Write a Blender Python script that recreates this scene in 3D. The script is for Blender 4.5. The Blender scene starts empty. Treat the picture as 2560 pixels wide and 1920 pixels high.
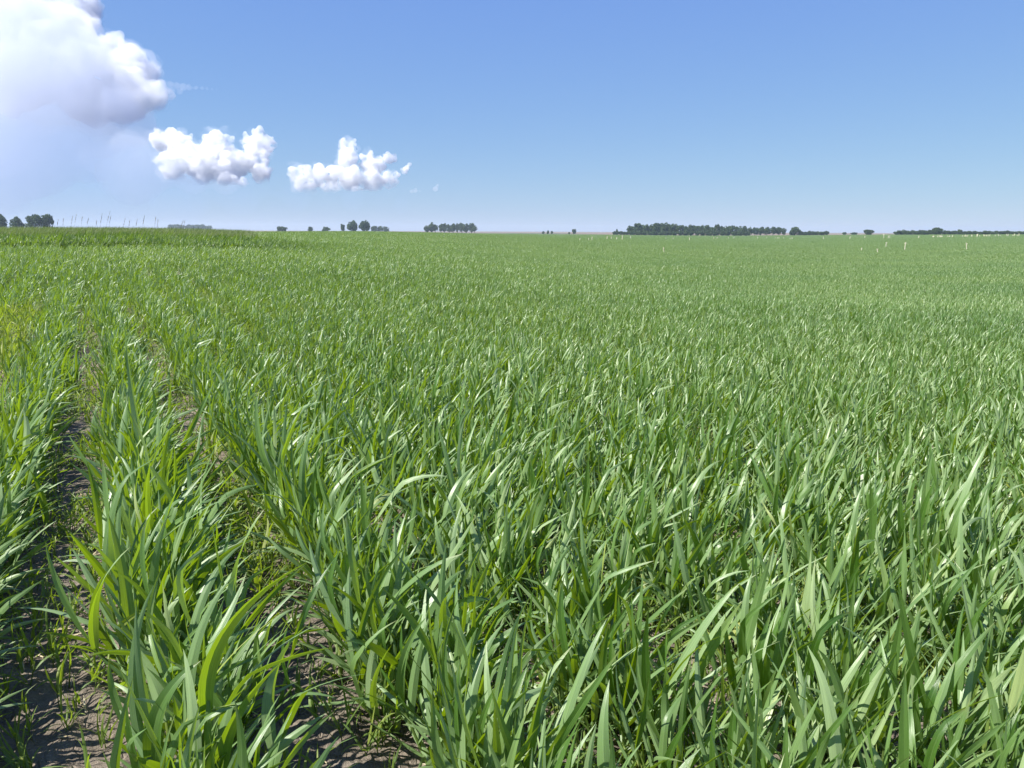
import bpy, math, random
import numpy as np
from mathutils import Vector, Euler

rng = np.random.default_rng(11)
random.seed(5)
R = math.radians
SC = bpy.context.scene
COL = SC.collection

# ------------------------------------------------------------------ camera
EYE = 1.0
PITCH = R(11.25)
ROLL = 0.0042                      # the horizon falls slightly to the right
F = 1923.0                         # focal length in pixels of a 2560 wide frame
cam_d = bpy.data.cameras.new('camera')
cam_d.sensor_width = 36
cam_d.lens = 18 * F / 1280
cam_d.clip_start = 0.05
cam_d.clip_end = 80000
cam = bpy.data.objects.new('camera', cam_d)
COL.objects.link(cam)
cam.location = (0, 0, EYE)
cam.rotation_mode = 'XYZ'
from mathutils import Matrix
cam.matrix_world = (Matrix.Translation((0, 0, EYE)) @ Euler((math.pi / 2 - PITCH, 0, 0)).to_matrix().to_4x4()
                    @ Matrix.Rotation(ROLL, 4, 'Z'))
SC.camera = cam
CM = np.array(cam.matrix_world)[:3, :3]


def ray(px, py):
    d = CM @ np.array([(px - 1280) / F, (960 - py) / F, -1.0])
    return d / math.hypot(d[0], d[1])          # unit horizontal length


def project(p):
    q = (np.asarray(p, float) - np.array([0, 0, EYE])) @ CM
    return 1280 + F * q[..., 0] / -q[..., 2], 960 - F * q[..., 1] / -q[..., 2], -q[..., 2]


# ------------------------------------------------------------------ light
SUN_AZ, SUN_EL = R(-114), R(53)    # azimuth from +Y towards +X: high, from the left and a little behind
W = bpy.data.worlds.new('World')
SC.world = W
W.use_nodes = True
nt = W.node_tree
sky = nt.nodes.new('ShaderNodeTexSky')
sky.sky_type = 'NISHITA'
sky.sun_disc = False
sky.sun_elevation = SUN_EL
sky.sun_rotation = SUN_AZ
sky.altitude = 200
sky.air_density = 1.0
sky.dust_density = 0.0
sky.ozone_density = 10.0
bg = nt.nodes['Background']
bg.inputs['Strength'].default_value = 0.1
# the tone of the photographed sky: softer contrast between the horizon and the height than the raw sky model, channel by channel
spx = nt.nodes.new('ShaderNodeSeparateColor'); cmx = nt.nodes.new('ShaderNodeCombineColor')
nt.links.new(sky.outputs[0], spx.inputs[0])
for ch, (k, e) in enumerate(((.616, .60), (.694, .537), (.836, .10))):
    a1 = nt.nodes.new('ShaderNodeMath'); a1.operation = 'MULTIPLY'; a1.inputs[1].default_value = .135
    a2 = nt.nodes.new('ShaderNodeMath'); a2.operation = 'POWER'; a2.inputs[1].default_value = e
    a3 = nt.nodes.new('ShaderNodeMath'); a3.operation = 'MULTIPLY'; a3.inputs[1].default_value = k / .20
    nt.links.new(spx.outputs[ch], a1.inputs[0]); nt.links.new(a1.outputs[0], a2.inputs[0]); nt.links.new(a2.outputs[0], a3.inputs[0])
    nt.links.new(a3.outputs[0], cmx.inputs[ch])
nt.links.new(cmx.outputs[0], bg.inputs['Color'])
sl = bpy.data.lights.new('sun', 'SUN')
sl.energy = 5.0
sl.angle = R(0.53)
sl.color = (1.0, 0.955, 0.88)
so = bpy.data.objects.new('sun', sl)
COL.objects.link(so)
sd = Vector((math.sin(SUN_AZ) * math.cos(SUN_EL), math.cos(SUN_AZ) * math.cos(SUN_EL), math.sin(SUN_EL)))
so.rotation_euler = sd.to_track_quat('Z', 'Y').to_euler()
so.location = (-20, -5, 30)
SC.view_settings.view_transform = 'Standard'
SC.view_settings.look = 'None'
SC.view_settings.exposure = 1.0
SC.view_settings.gamma = 1
SC.cycles.max_bounces = 40
SC.cycles.diffuse_bounces = 4
SC.cycles.glossy_bounces = 2
SC.cycles.transmission_bounces = 4
SC.cycles.volume_bounces = 40
SC.cycles.transparent_max_bounces = 8


# ------------------------------------------------------------------ helpers
def tag(o, label=None, cat=None, group=None, kind=None):
    if label: o['label'] = label
    if cat: o['category'] = cat
    if group: o['group'] = group
    if kind: o['kind'] = kind
    return o


def empty(name, loc, rz=0.0):
    o = bpy.data.objects.new(name, None)
    o.empty_display_size = 0.05
    COL.objects.link(o)
    o.location = loc
    o.rotation_euler = (0, 0, rz)
    return o


def mk_mesh(name, verts, quads, lf=None, smooth=True, mat=None):
    verts = np.ascontiguousarray(verts, dtype=np.float32).reshape(-1, 3)
    quads = np.ascontiguousarray(quads, dtype=np.int32)
    k = quads.shape[1]
    me = bpy.data.meshes.new(name)
    me.vertices.add(len(verts))
    me.vertices.foreach_set('co', verts.ravel())
    me.loops.add(quads.size)
    me.loops.foreach_set('vertex_index', quads.ravel())
    me.polygons.add(len(quads))
    me.polygons.foreach_set('loop_start', np.arange(0, quads.size, k, dtype=np.int32))
    try:
        me.polygons.foreach_set('loop_total', np.full(len(quads), k, dtype=np.int32))
    except Exception:
        pass
    me.polygons.foreach_set('use_smooth', np.full(len(quads), smooth))
    if lf is not None:
        a = me.attributes.new('lf', 'FLOAT_COLOR', 'POINT')
        a.data.foreach_set('color', np.ascontiguousarray(lf, dtype=np.float32).ravel())
    me.update(calc_edges=True)
    if mat: me.materials.append(mat)
    return me


def mk_obj(name, me, parent=None, link=True):
    o = bpy.data.objects.new(name, me)
    if link: COL.objects.link(o)
    if parent: o.parent = parent
    return o


ORD = ['', 'second', 'third', 'fourth', 'fifth', 'sixth', 'seventh', 'eighth', 'ninth', 'tenth', 'eleventh', 'twelfth', 'thirteenth', 'fourteenth']
def nth(i):
    if i < len(ORD): return ORD[i] or 'first'
    s = str(i + 1)
    return s + ('th' if 10 < (i + 1) % 100 < 14 else {'1': 'st', '2': 'nd', '3': 'rd'}.get(s[-1], 'th'))


class Acc:                                       # collects quads and their per-vertex data
    def __init__(s): s.v, s.f, s.a, s.n = [], [], [], 0
    def add(s, v, f, a):
        v = np.asarray(v).reshape(-1, 3)
        s.v.append(v); s.f.append(np.asarray(f) + s.n); s.a.append(np.asarray(a).reshape(-1, 4)); s.n += len(v)
    def mesh(s, name, mat): return mk_mesh(name, np.concatenate(s.v), np.concatenate(s.f), np.concatenate(s.a), True, mat)


# value noise
_perm = np.random.default_rng(3).random((256, 256))
def vnoise(x, y):
    xi, yi = np.floor(x).astype(int), np.floor(y).astype(int)
    fx, fy = x - xi, y - yi
    fx, fy = fx * fx * (3 - 2 * fx), fy * fy * (3 - 2 * fy)
    g = lambda i, j: _perm[i & 255, j & 255]
    return (g(xi, yi) * (1 - fx) + g(xi + 1, yi) * fx) * (1 - fy) + (g(xi, yi + 1) * (1 - fx) + g(xi + 1, yi + 1) * fx) * fy
def fbm(x, y, o=4):
    t = 0; a = 0.5
    for k in range(o):
        t = t + a * (vnoise(x + 17.3 * k, y + 9.1 * k) - 0.5); x = x * 2.03; y = y * 2.03; a *= 0.5
    return t


# ------------------------------------------------------------------ terrain
_azs = np.array([-180, -60, -34, -25, -18, -11, -5, 2, 15, 25, 34, 60, 180.])
_rs = np.array([0, 5, 10, 14, 20, 28, 40, 80, 150, 300, 600, 1200, 4000.])
_L = [0, .04, .20, .34, .52, .68, .70, .40, .0, -.5, -1., -1., -1.]
_z = np.array([
    [0] * 13,
    _L,
    _L,
    [0, .03, .18, .32, .52, .70, .74, .50, .1, -.4, -1., -1., -1.],
    [0, .02, .12, .22, .40, .58, .62, .60, .45, 0, -1., -1., -1.],
    [0, .00, .06, .10, .15, .22, .32, .52, .62, .30, -1., -1., -1.],
    [0, -.03, -.06, -.06, -.04, .0, .06, .22, .42, .1, -1., -1., -1.],
    [0, -.06, -.18, -.26, -.38, -.48, -.52, -.48, -.42, -.8, -1.5, -1.5, -1.],
    [0, -.08, -.24, -.33, -.62, -.88, -1.0, -1.1, -1.25, -1.7, -1.95, -1.5, -1.],
    [0, -.08, -.24, -.33, -.64, -.90, -1.0, -1.1, -1.1, -1.0, -.6, -.9, -1.],
    [0, -.08, -.24, -.33, -.60, -.80, -.9, -.8, -.5, .1, .5, -.3, -1.],
    [0, -.08, -.24, -.33, -.60, -.80, -.9, -.8, -.5, .1, .5, -.3, -1.],
    [0] * 13])
_NA, _NR = 361, 400
_ga = np.linspace(-180, 180, _NA)
_gl = np.linspace(0, math.log(4001), _NR)
_t1 = np.array([np.interp(_gl, np.log1p(_rs), row) for row in _z])
_tab = np.array([np.interp(_ga, _azs, _t1[:, j]) for j in range(_NR)]).T
def _blur(t, s, ax):
    k = np.exp(-0.5 * (np.arange(-3 * s, 3 * s + 1) / s) ** 2); k /= k.sum()
    p = np.apply_along_axis(lambda m: np.convolve(np.pad(m, 3 * s, mode='edge'), k, 'valid'), ax, t)
    return p
_tab = _blur(_blur(_tab, 3, 0), 4, 1)
def terr(x, y):
    x, y = np.asarray(x, float), np.asarray(y, float)
    r = np.hypot(x, y); a = np.degrees(np.arctan2(x, y))
    i = np.clip((a + 180) / 360 * (_NA - 1), 0, _NA - 1.001); j = np.clip(np.log1p(r) / math.log(4001) * (_NR - 1), 0, _NR - 1.001)
    i0, j0 = i.astype(int), j.astype(int); fi, fj = i - i0, j - j0
    z = (_tab[i0, j0] * (1 - fi) + _tab[i0 + 1, j0] * fi) * (1 - fj) + (_tab[i0, j0 + 1] * (1 - fi) + _tab[i0 + 1, j0 + 1] * fi) * fj
    z = z + 0.05 * fbm(x / 2.5, y / 2.5, 2) * np.clip(r / 3, 0.2, 1)
    z = z + 0.5 * fbm(x / 60 + 40, y / 60, 2) * np.clip((r - 40) / 200, 0, 0.8)
    return z


def hit(px, py, off=0.3):                        # where the ray through a point of the picture meets the crop's top
    d = ray(px, py)
    rr = np.exp(np.linspace(math.log(0.6), math.log(3400), 3000))
    h = EYE + d[2] * rr - terr(d[0] * rr, d[1] * rr) - off
    k = np.nonzero(h < 0)[0]
    r = rr[k[0]] if len(k) else 600.0
    return d[0] * r, d[1] * r, r


# ------------------------------------------------------------------ materials
def mat_new(name):
    m = bpy.data.materials.new(name); m.use_nodes = True
    n = m.node_tree
    for x in list(n.nodes): n.nodes.remove(x)
    out = n.nodes.new('ShaderNodeOutputMaterial')
    return m, n, out


def N(n, typ, **kw):
    x = n.nodes.new(typ)
    for k, v in kw.items(): setattr(x, k, v)
    return x


def ramp(n, fac, stops):
    r = N(n, 'ShaderNodeValToRGB')
    while len(r.color_ramp.elements) < len(stops): r.color_ramp.elements.new(0.5)
    for e, (p, c) in zip(r.color_ramp.elements, stops):
        e.position = p; e.color = (*c, 1)
    n.links.new(fac, r.inputs[0])
    return r.outputs[0]


def mixc(n, fac, a, b, mode='MIX'):
    m = N(n, 'ShaderNodeMix', data_type='RGBA', blend_type=mode)
    for s, v in ((0, fac), (6, a), (7, b)):
        if isinstance(v, (int, float)): m.inputs[s].default_value = v
        elif isinstance(v, tuple): m.inputs[s].default_value = (*v, 1)
        else: n.links.new(v, m.inputs[s])
    return m.outputs[2]


def math_(n, op, a, b=None, clamp=False):
    m = N(n, 'ShaderNodeMath', operation=op, use_clamp=clamp)
    for s, v in ((0, a), (1, b)):
        if v is None: continue
        if isinstance(v, (int, float)): m.inputs[s].default_value = v
        else: n.links.new(v, m.inputs[s])
    return m.outputs[0]


def leaf_material(name, stops, trans, tmix=0.36, rough=0.42, stem=(0.16, 0.20, 0.07), tip=(0.22, 0.20, 0.08), spec=0.5, wax=0.0):
    m, n, out = mat_new(name)
    at = N(n, 'ShaderNodeAttribute', attribute_name='lf')
    sp = N(n, 'ShaderNodeSeparateColor'); n.links.new(at.outputs['Color'], sp.inputs[0])
    rnd, s, u = sp.outputs[0], sp.outputs[1], sp.outputs[2]
    kind = at.outputs['Alpha']
    base = ramp(n, rnd, stops)
    # fine veins run along the blade, the midrib is paler
    cmb = N(n, 'ShaderNodeCombineXYZ')
    n.links.new(math_(n, 'MULTIPLY', u, 9.0), cmb.inputs[0]); n.links.new(math_(n, 'MULTIPLY', s, 2.0), cmb.inputs[1])
    n.links.new(math_(n, 'MULTIPLY', rnd, 57.0), cmb.inputs[2])
    nz = N(n, 'ShaderNodeTexNoise'); nz.inputs['Scale'].default_value = 1.6; nz.inputs['Detail'].default_value = 3
    n.links.new(cmb.outputs[0], nz.inputs['Vector'])
    vein = ramp(n, nz.outputs[0], [(0.3, (0.78,) * 3), (0.7, (1.22,) * 3)])
    base = mixc(n, 0.8, base, vein, 'MULTIPLY')
    du = math_(n, 'ABSOLUTE', math_(n, 'SUBTRACT', u, 0.5))
    rib = math_(n, 'SUBTRACT', 1.0, math_(n, 'MULTIPLY', du, 11.0), True)
    base = mixc(n, math_(n, 'MULTIPLY', rib, 0.35), base, (0.20, 0.28, 0.13))
    # dry yellow tips on some blades
    tipf = math_(n, 'MULTIPLY', math_(n, 'MULTIPLY', math_(n, 'SUBTRACT', s, 0.86, True), 5.0, True),
                 math_(n, 'GREATER_THAN', math_(n, 'FRACT', math_(n, 'MULTIPLY', rnd, 13.7)), 0.55))
    base = mixc(n, tipf, base, tip)
    base = mixc(n, kind, base, stem)
    gp = N(n, 'ShaderNodeNewGeometry')
    if wax:                                      # one side of a wheat blade is deeper green, the other dulled pale by wax
        base = mixc(n, gp.outputs['Backfacing'], mixc(n, 1.0, base, (0.76, 0.84, 0.62), 'MULTIPLY'), mixc(n, wax * 0.40, base, (0.32, 0.44, 0.20)))
    pn = N(n, 'ShaderNodeTexNoise'); pn.inputs['Scale'].default_value = 0.16; pn.inputs['Detail'].default_value = 4
    n.links.new(gp.outputs['Position'], pn.inputs['Vector'])
    base = mixc(n, 1.0, base, ramp(n, pn.outputs[0], [(0.3, (0.80, 0.86, 0.84)), (0.7, (1.16, 1.10, 1.02))]), 'MULTIPLY')
    # brown flecks and scorched spots
    fl = N(n, 'ShaderNodeTexNoise'); fl.inputs['Scale'].default_value = 5.0; fl.inputs['Detail'].default_value = 4
    n.links.new(cmb.outputs[0], fl.inputs['Vector'])
    base = mixc(n, math_(n, 'MULTIPLY', math_(n, 'SUBTRACT', fl.outputs[0], 0.66, True), 5.0, True), base, (0.30, 0.27, 0.12))
    pb = N(n, 'ShaderNodeBsdfPrincipled')
    n.links.new(base, pb.inputs['Base Color'])
    pb.inputs['Roughness'].default_value = rough
    pb.inputs['Specular IOR Level'].default_value = spec
    bp = N(n, 'ShaderNodeBump'); bp.inputs['Strength'].default_value = 0.25; bp.inputs['Distance'].default_value = 0.002
    n.links.new(nz.outputs[0], bp.inputs['Height']); n.links.new(bp.outputs[0], pb.inputs['Normal'])
    tr = N(n, 'ShaderNodeBsdfTranslucent')
    n.links.new(mixc(n, 0.7, trans, vein, 'MULTIPLY'), tr.inputs['Color'])
    mx = N(n, 'ShaderNodeMixShader')
    mx.inputs[0].default_value = tmix
    n.links.new(pb.outputs[0], mx.inputs[1]); n.links.new(tr.outputs[0], mx.inputs[2])
    n.links.new(mx.outputs[0], out.inputs[0])
    return m


WHEAT = leaf_material('wheat_leaf', [(0.0, (0.040, 0.094, 0.016)), (0.35, (0.080, 0.155, 0.042)), (0.65, (0.172, 0.260, 0.114)),
                                     (0.93, (0.31, 0.385, 0.20)), (1.0, (0.36, 0.37, 0.10))], (0.40, 0.60, 0.008), 0.28, 0.36, spec=0.5, wax=0.5)
WEED = leaf_material('weed_leaf', [(0.0, (0.09, 0.16, 0.03)), (0.6, (0.16, 0.24, 0.05)), (1.0, (0.26, 0.31, 0.06))], (0.34, 0.48, 0.02), 0.4, 0.5)
YWEED = leaf_material('yellow_weed_leaf', [(0.0, (0.11, 0.19, 0.03)), (0.6, (0.17, 0.25, 0.04)), (1.0, (0.28, 0.31, 0.06))], (0.34, 0.46, 0.02), 0.4, 0.5)
VERGE = leaf_material('verge_grass', [(0.0, (0.07, 0.12, 0.035)), (0.6, (0.12, 0.17, 0.06)), (1.0, (0.24, 0.22, 0.11))], (0.22, 0.32, 0.04), 0.35, 0.5)
STUB = leaf_material('bleached_stalk', [(0.0, (0.60, 0.55, 0.40)), (1.0, (0.80, 0.76, 0.60))], (0.5, 0.45, 0.3), 0.1, 0.6, (0.72, 0.67, 0.5), (0.72, 0.67, 0.5))
STRAW = leaf_material('dry_straw', [(0.0, (0.40, 0.31, 0.18)), (0.6, (0.55, 0.45, 0.28)), (1.0, (0.74, 0.66, 0.48))], (0.4, 0.3, 0.15), 0.1, 0.55, (0.5, 0.4, 0.25), (0.5, 0.42, 0.28))
DRY = leaf_material('dead_grass', [(0.0, (0.14, 0.12, 0.075)), (1.0, (0.22, 0.19, 0.12))], (0.2, 0.16, 0.08), 0.1, 0.7, (0.18, 0.15, 0.10), (0.2, 0.17, 0.1))


def ground_material():
    m, n, out = mat_new('ground_soil')
    g = N(n, 'ShaderNodeNewGeometry')
    sep = N(n, 'ShaderNodeSeparateXYZ'); n.links.new(g.outputs['Position'], sep.inputs[0])
    r = math_(n, 'SQRT', math_(n, 'ADD', math_(n, 'MULTIPLY', sep.outputs[0], sep.outputs[0]), math_(n, 'MULTIPLY', sep.outputs[1], sep.outputs[1])))
    def noise(sc, det=5, rough=0.6):
        t = N(n, 'ShaderNodeTexNoise'); t.inputs['Scale'].default_value = sc; t.inputs['Detail'].default_value = det; t.inputs['Roughness'].default_value = rough
        n.links.new(g.outputs['Position'], t.inputs['Vector']); return t.outputs[0]
    n1, n2, n3 = noise(9, 6), noise(160, 4, 0.7), noise(600, 2)
    soil = ramp(n, n1, [(0.3, (0.125, 0.105, 0.082)), (0.5, (0.210, 0.178, 0.142)), (0.75, (0.300, 0.258, 0.210))])
    soil = mixc(n, 0.9, soil, ramp(n, n2, [(0.3, (0.62,) * 3), (0.7, (1.35, 1.33, 1.3))]), 'MULTIPLY')
    speck = math_(n, 'GREATER_THAN', n3, 0.66)
    soil = mixc(n, math_(n, 'MULTIPLY', speck, 0.4), soil, (0.30, 0.25, 0.19))
    far = ramp(n, noise(0.02, 4), [(0.35, (0.050, 0.085, 0.030)), (0.65, (0.065, 0.105, 0.038))])
    c = mixc(n, math_(n, 'MULTIPLY', math_(n, 'SUBTRACT', r, 60.0), 0.01, True), soil, far)
    # bare ploughed land and other crops beyond the field
    st = N(n, 'ShaderNodeMapping'); st.inputs['Scale'].default_value = (0.0011, 0.0042, 1); n.links.new(g.outputs['Position'], st.inputs[0])
    big = N(n, 'ShaderNodeTexNoise'); big.inputs['Scale'].default_value = 1.0; big.inputs['Detail'].default_value = 1
    n.links.new(st.outputs[0], big.inputs['Vector'])
    plough = ramp(n, big.outputs[0], [(0.40, (0.19, 0.145, 0.105)), (0.60, (0.165, 0.125, 0.09)), (0.64, (0.06, 0.095, 0.04)), (1.0, (0.07, 0.10, 0.04))])
    c = mixc(n, math_(n, 'MULTIPLY', math_(n, 'SUBTRACT', r, 640.0), 0.05, True), c, plough)
    p = N(n, 'ShaderNodeBsdfPrincipled'); n.links.new(c, p.inputs['Base Color']); p.inputs['Roughness'].default_value = 0.92
    p.inputs['Specular IOR Level'].default_value = 0.2
    vo = N(n, 'ShaderNodeTexVoronoi', feature='DISTANCE_TO_EDGE'); vo.inputs['Scale'].default_value = 14
    wp = N(n, 'ShaderNodeVectorMath', operation='ADD')
    nn = N(n, 'ShaderNodeTexNoise'); nn.inputs['Scale'].default_value = 22; n.links.new(g.outputs['Position'], nn.inputs['Vector'])
    sc = N(n, 'ShaderNodeVectorMath', operation='SCALE'); sc.inputs['Scale'].default_value = 0.09; n.links.new(nn.outputs['Color'], sc.inputs[0])
    n.links.new(g.outputs['Position'], wp.inputs[0]); n.links.new(sc.outputs[0], wp.inputs[1]); n.links.new(wp.outputs[0], vo.inputs['Vector'])
    crack = math_(n, 'MULTIPLY', vo.outputs['Distance'], 14.0, True)
    h = math_(n, 'ADD', math_(n, 'MULTIPLY', crack, 0.5), math_(n, 'ADD', math_(n, 'MULTIPLY', n2, 0.7), math_(n, 'MULTIPLY', n3, 0.25)))
    b = N(n, 'ShaderNodeBump'); b.inputs['Strength'].default_value = 0.8; b.inputs['Distance'].default_value = 0.016
    n.links.new(h, b.inputs['Height']); n.links.new(b.outputs[0], p.inputs['Normal'])
    n.links.new(p.outputs[0], out.inputs[0])
    return m


# ------------------------------------------------------------------ ground: one sheet from under the camera to the horizon
def soil_bump(x, y):
    r = np.hypot(x, y)
    f = np.clip((9 - r) / 5, 0, 1)
    return f * (0.035 * fbm(x * 9, y * 9, 3) + 0.034 * fbm(x * 34 + 5, y * 34, 3) + .014 * np.abs(fbm(x * 75, y * 75, 2)))


az = np.concatenate([np.arange(-45, 45, 0.25), np.arange(45, 315, 3.0)])
rad = np.concatenate([np.exp(np.linspace(math.log(0.35), math.log(6), 420)), np.exp(np.linspace(math.log(6), math.log(3500), 190))[1:]])
A, RR = np.meshgrid(np.radians(az), rad)
gx, gy = np.sin(A) * RR, np.cos(A) * RR
gz = terr(gx, gy) + soil_bump(gx, gy)
nr, na = gx.shape
ii, jj = np.meshgrid(np.arange(nr - 1), np.arange(na), indexing='ij')
q = np.stack([ii * na + jj, ii * na + (jj + 1) % na, (ii + 1) * na + (jj + 1) % na, (ii + 1) * na + jj], -1).reshape(-1, 4)
q = q[:, ::-1]
gv = np.stack([gx, gy, gz], -1).reshape(-1, 3)
# close the middle with one more ring drawn together under the camera
cidx = len(gv)
gv = np.concatenate([gv, np.stack([gx[0] * .02, gy[0] * .02, gz[0] * 0 + float(terr(0, 0))], -1)])
j = np.arange(na)
q = np.concatenate([q, np.stack([j, (j + 1) % na, cidx + (j + 1) % na, cidx + j], -1)])
ground = mk_obj('ground', mk_mesh('ground', gv, q, None, True, ground_material()))
tag(ground, kind='structure')

# ------------------------------------------------------------------ blades
WIND_AZ = R(52)
WIND = np.array([math.sin(WIND_AZ), math.cos(WIND_AZ), 0.0])


def unit(v): return v / np.maximum(np.linalg.norm(v, axis=-1, keepdims=True), 1e-9)


def blades(acc, P0, az, inc, L, Wd, kw, kg, twist, kink, kinkp, fold, rnd, nseg=9, wind=None):
    n = len(L)
    wind = WIND if wind is None else wind
    d = np.stack([np.sin(inc) * np.cos(az), np.sin(inc) * np.sin(az), np.cos(inc)], -1)
    b = np.stack([-np.sin(az), np.cos(az), np.zeros(n)], -1)
    p = P0.copy()
    ring = []
    at = []
    for i in range(nseg + 1):
        s = i / nseg
        w = Wd * (0.55 + 0.45 * min(1, s / 0.3) ** 0.7) * max(1 - s ** 2.1, 0.0) ** 0.85 * (0.97 if i < nseg else 1) + 0.0004
        nv = np.cross(b, d)
        side = b * (w / 2)[:, None]
        lift = nv * (w * fold * (1 - 0.6 * s))[:, None]
        ring.append(np.stack([p - side + lift, p, p, p + side + lift], 1))
        a = np.zeros((n, 4, 4)); a[:, :, 0] = rnd[:, None]; a[:, :, 1] = s; a[:, :, 2] = (0, .5, .5, 1)
        at.append(a)
        if i == nseg: break
        ds = 1 / nseg
        g = np.exp(-((s - kinkp) / 0.07) ** 2) * kink
        bend = wind[None] * (kw * (0.25 + 1.3 * s) * ds + g * ds * 4)[:, None] + np.array([0, 0, -1.])[None] * (kg * 2 * s * ds + g * ds * 3.2)[:, None]
        d = unit(d + bend)
        b = unit(b - d * (b * d).sum(-1, keepdims=True))
        tw = (twist * ds)[:, None]
        b = b * np.cos(tw) + np.cross(d, b) * np.sin(tw)
        p = p + d * (L * ds)[:, None]
    v = np.stack(ring, 1)                                  # n, seg+1, 4, 3
    at = np.stack(at, 1)
    per = (nseg + 1) * 4
    f = []
    for i in range(nseg):
        o = i * 4
        f += [[o, o + 1, o + 5, o + 4], [o + 2, o + 3, o + 7, o + 6]]
    f = (np.array(f)[None] + (np.arange(n) * per)[:, None, None]).reshape(-1, 4)
    acc.add(v, f, at)


def stems(acc, P0, P1, r0, r1, rnd, sides=5, bowv=None):
    n = len(P0)
    ts = np.array([0, 0.5, 1.0])
    ang = np.arange(sides) / sides * 2 * math.pi
    v = np.zeros((n, 3, sides, 3))
    for k, t in enumerate(ts):
        c = P0 * (1 - t) + P1 * t
        if bowv is not None: c = c + bowv * (4 * t * (1 - t))
        rr = r0 * (1 - t) + r1 * t
        v[:, k] = c[:, None] + np.stack([np.cos(ang), np.sin(ang), ang * 0], -1)[None] * rr[:, None, None]
    a = np.zeros((n, 3, sides, 4)); a[..., 0] = rnd[:, None, None]; a[..., 1] = 0.3; a[..., 2] = 0.3; a[..., 3] = 0.75
    f = []
    for k in range(2):
        for s in range(sides):
            s2 = (s + 1) % sides
            f.append([k * sides + s, k * sides + s2, (k + 1) * sides + s2, (k + 1) * sides + s])
    f = (np.array(f)[None] + (np.arange(n) * 3 * sides)[:, None, None]).reshape(-1, 4)
    acc.add(v, f, a)


def wheat(fol, stm, base, rg, scale=1.0, nt=None, nseg=9, wide=1.0, gust=1.0):
    """one wheat plant: a few shoots, each a leaf sheath with three to five blades"""
    nt = nt or int(rg.integers(4, 7))
    az_row = rg.random() * 6.28
    for t in range(nt):
        a0 = az_row + 6.28 * t / nt + rg.normal(0, .5)
        lean = abs(rg.normal(0, 0.30)) + 0.05
        h = scale * rg.uniform(0.09, 0.165) * (1 if t < 3 else 0.75)
        p0 = base + np.array([math.cos(a0), math.sin(a0), 0]) * rg.uniform(.003, .030)
        top = p0 + np.array([math.cos(a0) * math.sin(lean), math.sin(a0) * math.sin(lean), math.cos(lean)]) * h + WIND * 0.012 * gust
        rt = rg.random() ** 1.0
        stems(stm, p0[None], top[None], np.array([0.0030]) * scale, np.array([0.0021]) * scale, np.array([rt]))
        nl = int(rg.integers(4, 6))
        hs = np.sort(np.clip(np.linspace(0.22, 1.0, nl) + rg.normal(0, .05, nl), .1, 1.0)); hs[-1] = 1.0
        P = p0[None] * (1 - hs)[:, None] + top[None] * hs[:, None]
        az0 = rg.random() * 6.28
        az = az0 + math.pi * np.arange(nl) + rg.normal(0, .5, nl)
        up = np.linspace(0, 1, nl)
        inc = np.abs(rg.normal(0.75, .25, nl)) * (1 - up) + np.abs(rg.normal(.27, .17, nl)) * up + 0.03
        Ln = scale * (rg.normal(0.15, .03, nl) * (1 - up) + rg.normal(0.215, .04, nl) * up) * np.where(np.arange(nl) == nl - 1, rg.uniform(.55, 1.05), 1)
        Wd = scale * wide * np.clip(rg.normal(0.0110, .002, nl) * (1 - up) + rg.normal(0.0165, .0028, nl) * up, .007, .024)
        kw = gust * np.clip(rg.normal(.42, .50, nl), -.5, 2.0) * (0.35 + 0.65 * up)
        kg = np.clip(rg.normal(.22, .38, nl) + .40 * (1 - up), -.1, 1.5)
        kink = np.where(rg.random(nl) < .24, rg.uniform(.5, 1.4, nl), 0)
        blades(fol, P, az, inc, Ln, Wd, kw, kg, rg.normal(0, 1.5, nl), kink, rg.uniform(.4, .75, nl),
               rg.uniform(.10, .30, nl), np.clip(rt * .4 + rg.random(nl) * .6 + (1 - up) * .05, 0, .999), nseg)


def coll(name, objs):
    c = bpy.data.collections.new(name)
    for o in objs: c.objects.link(o)
    return c


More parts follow.
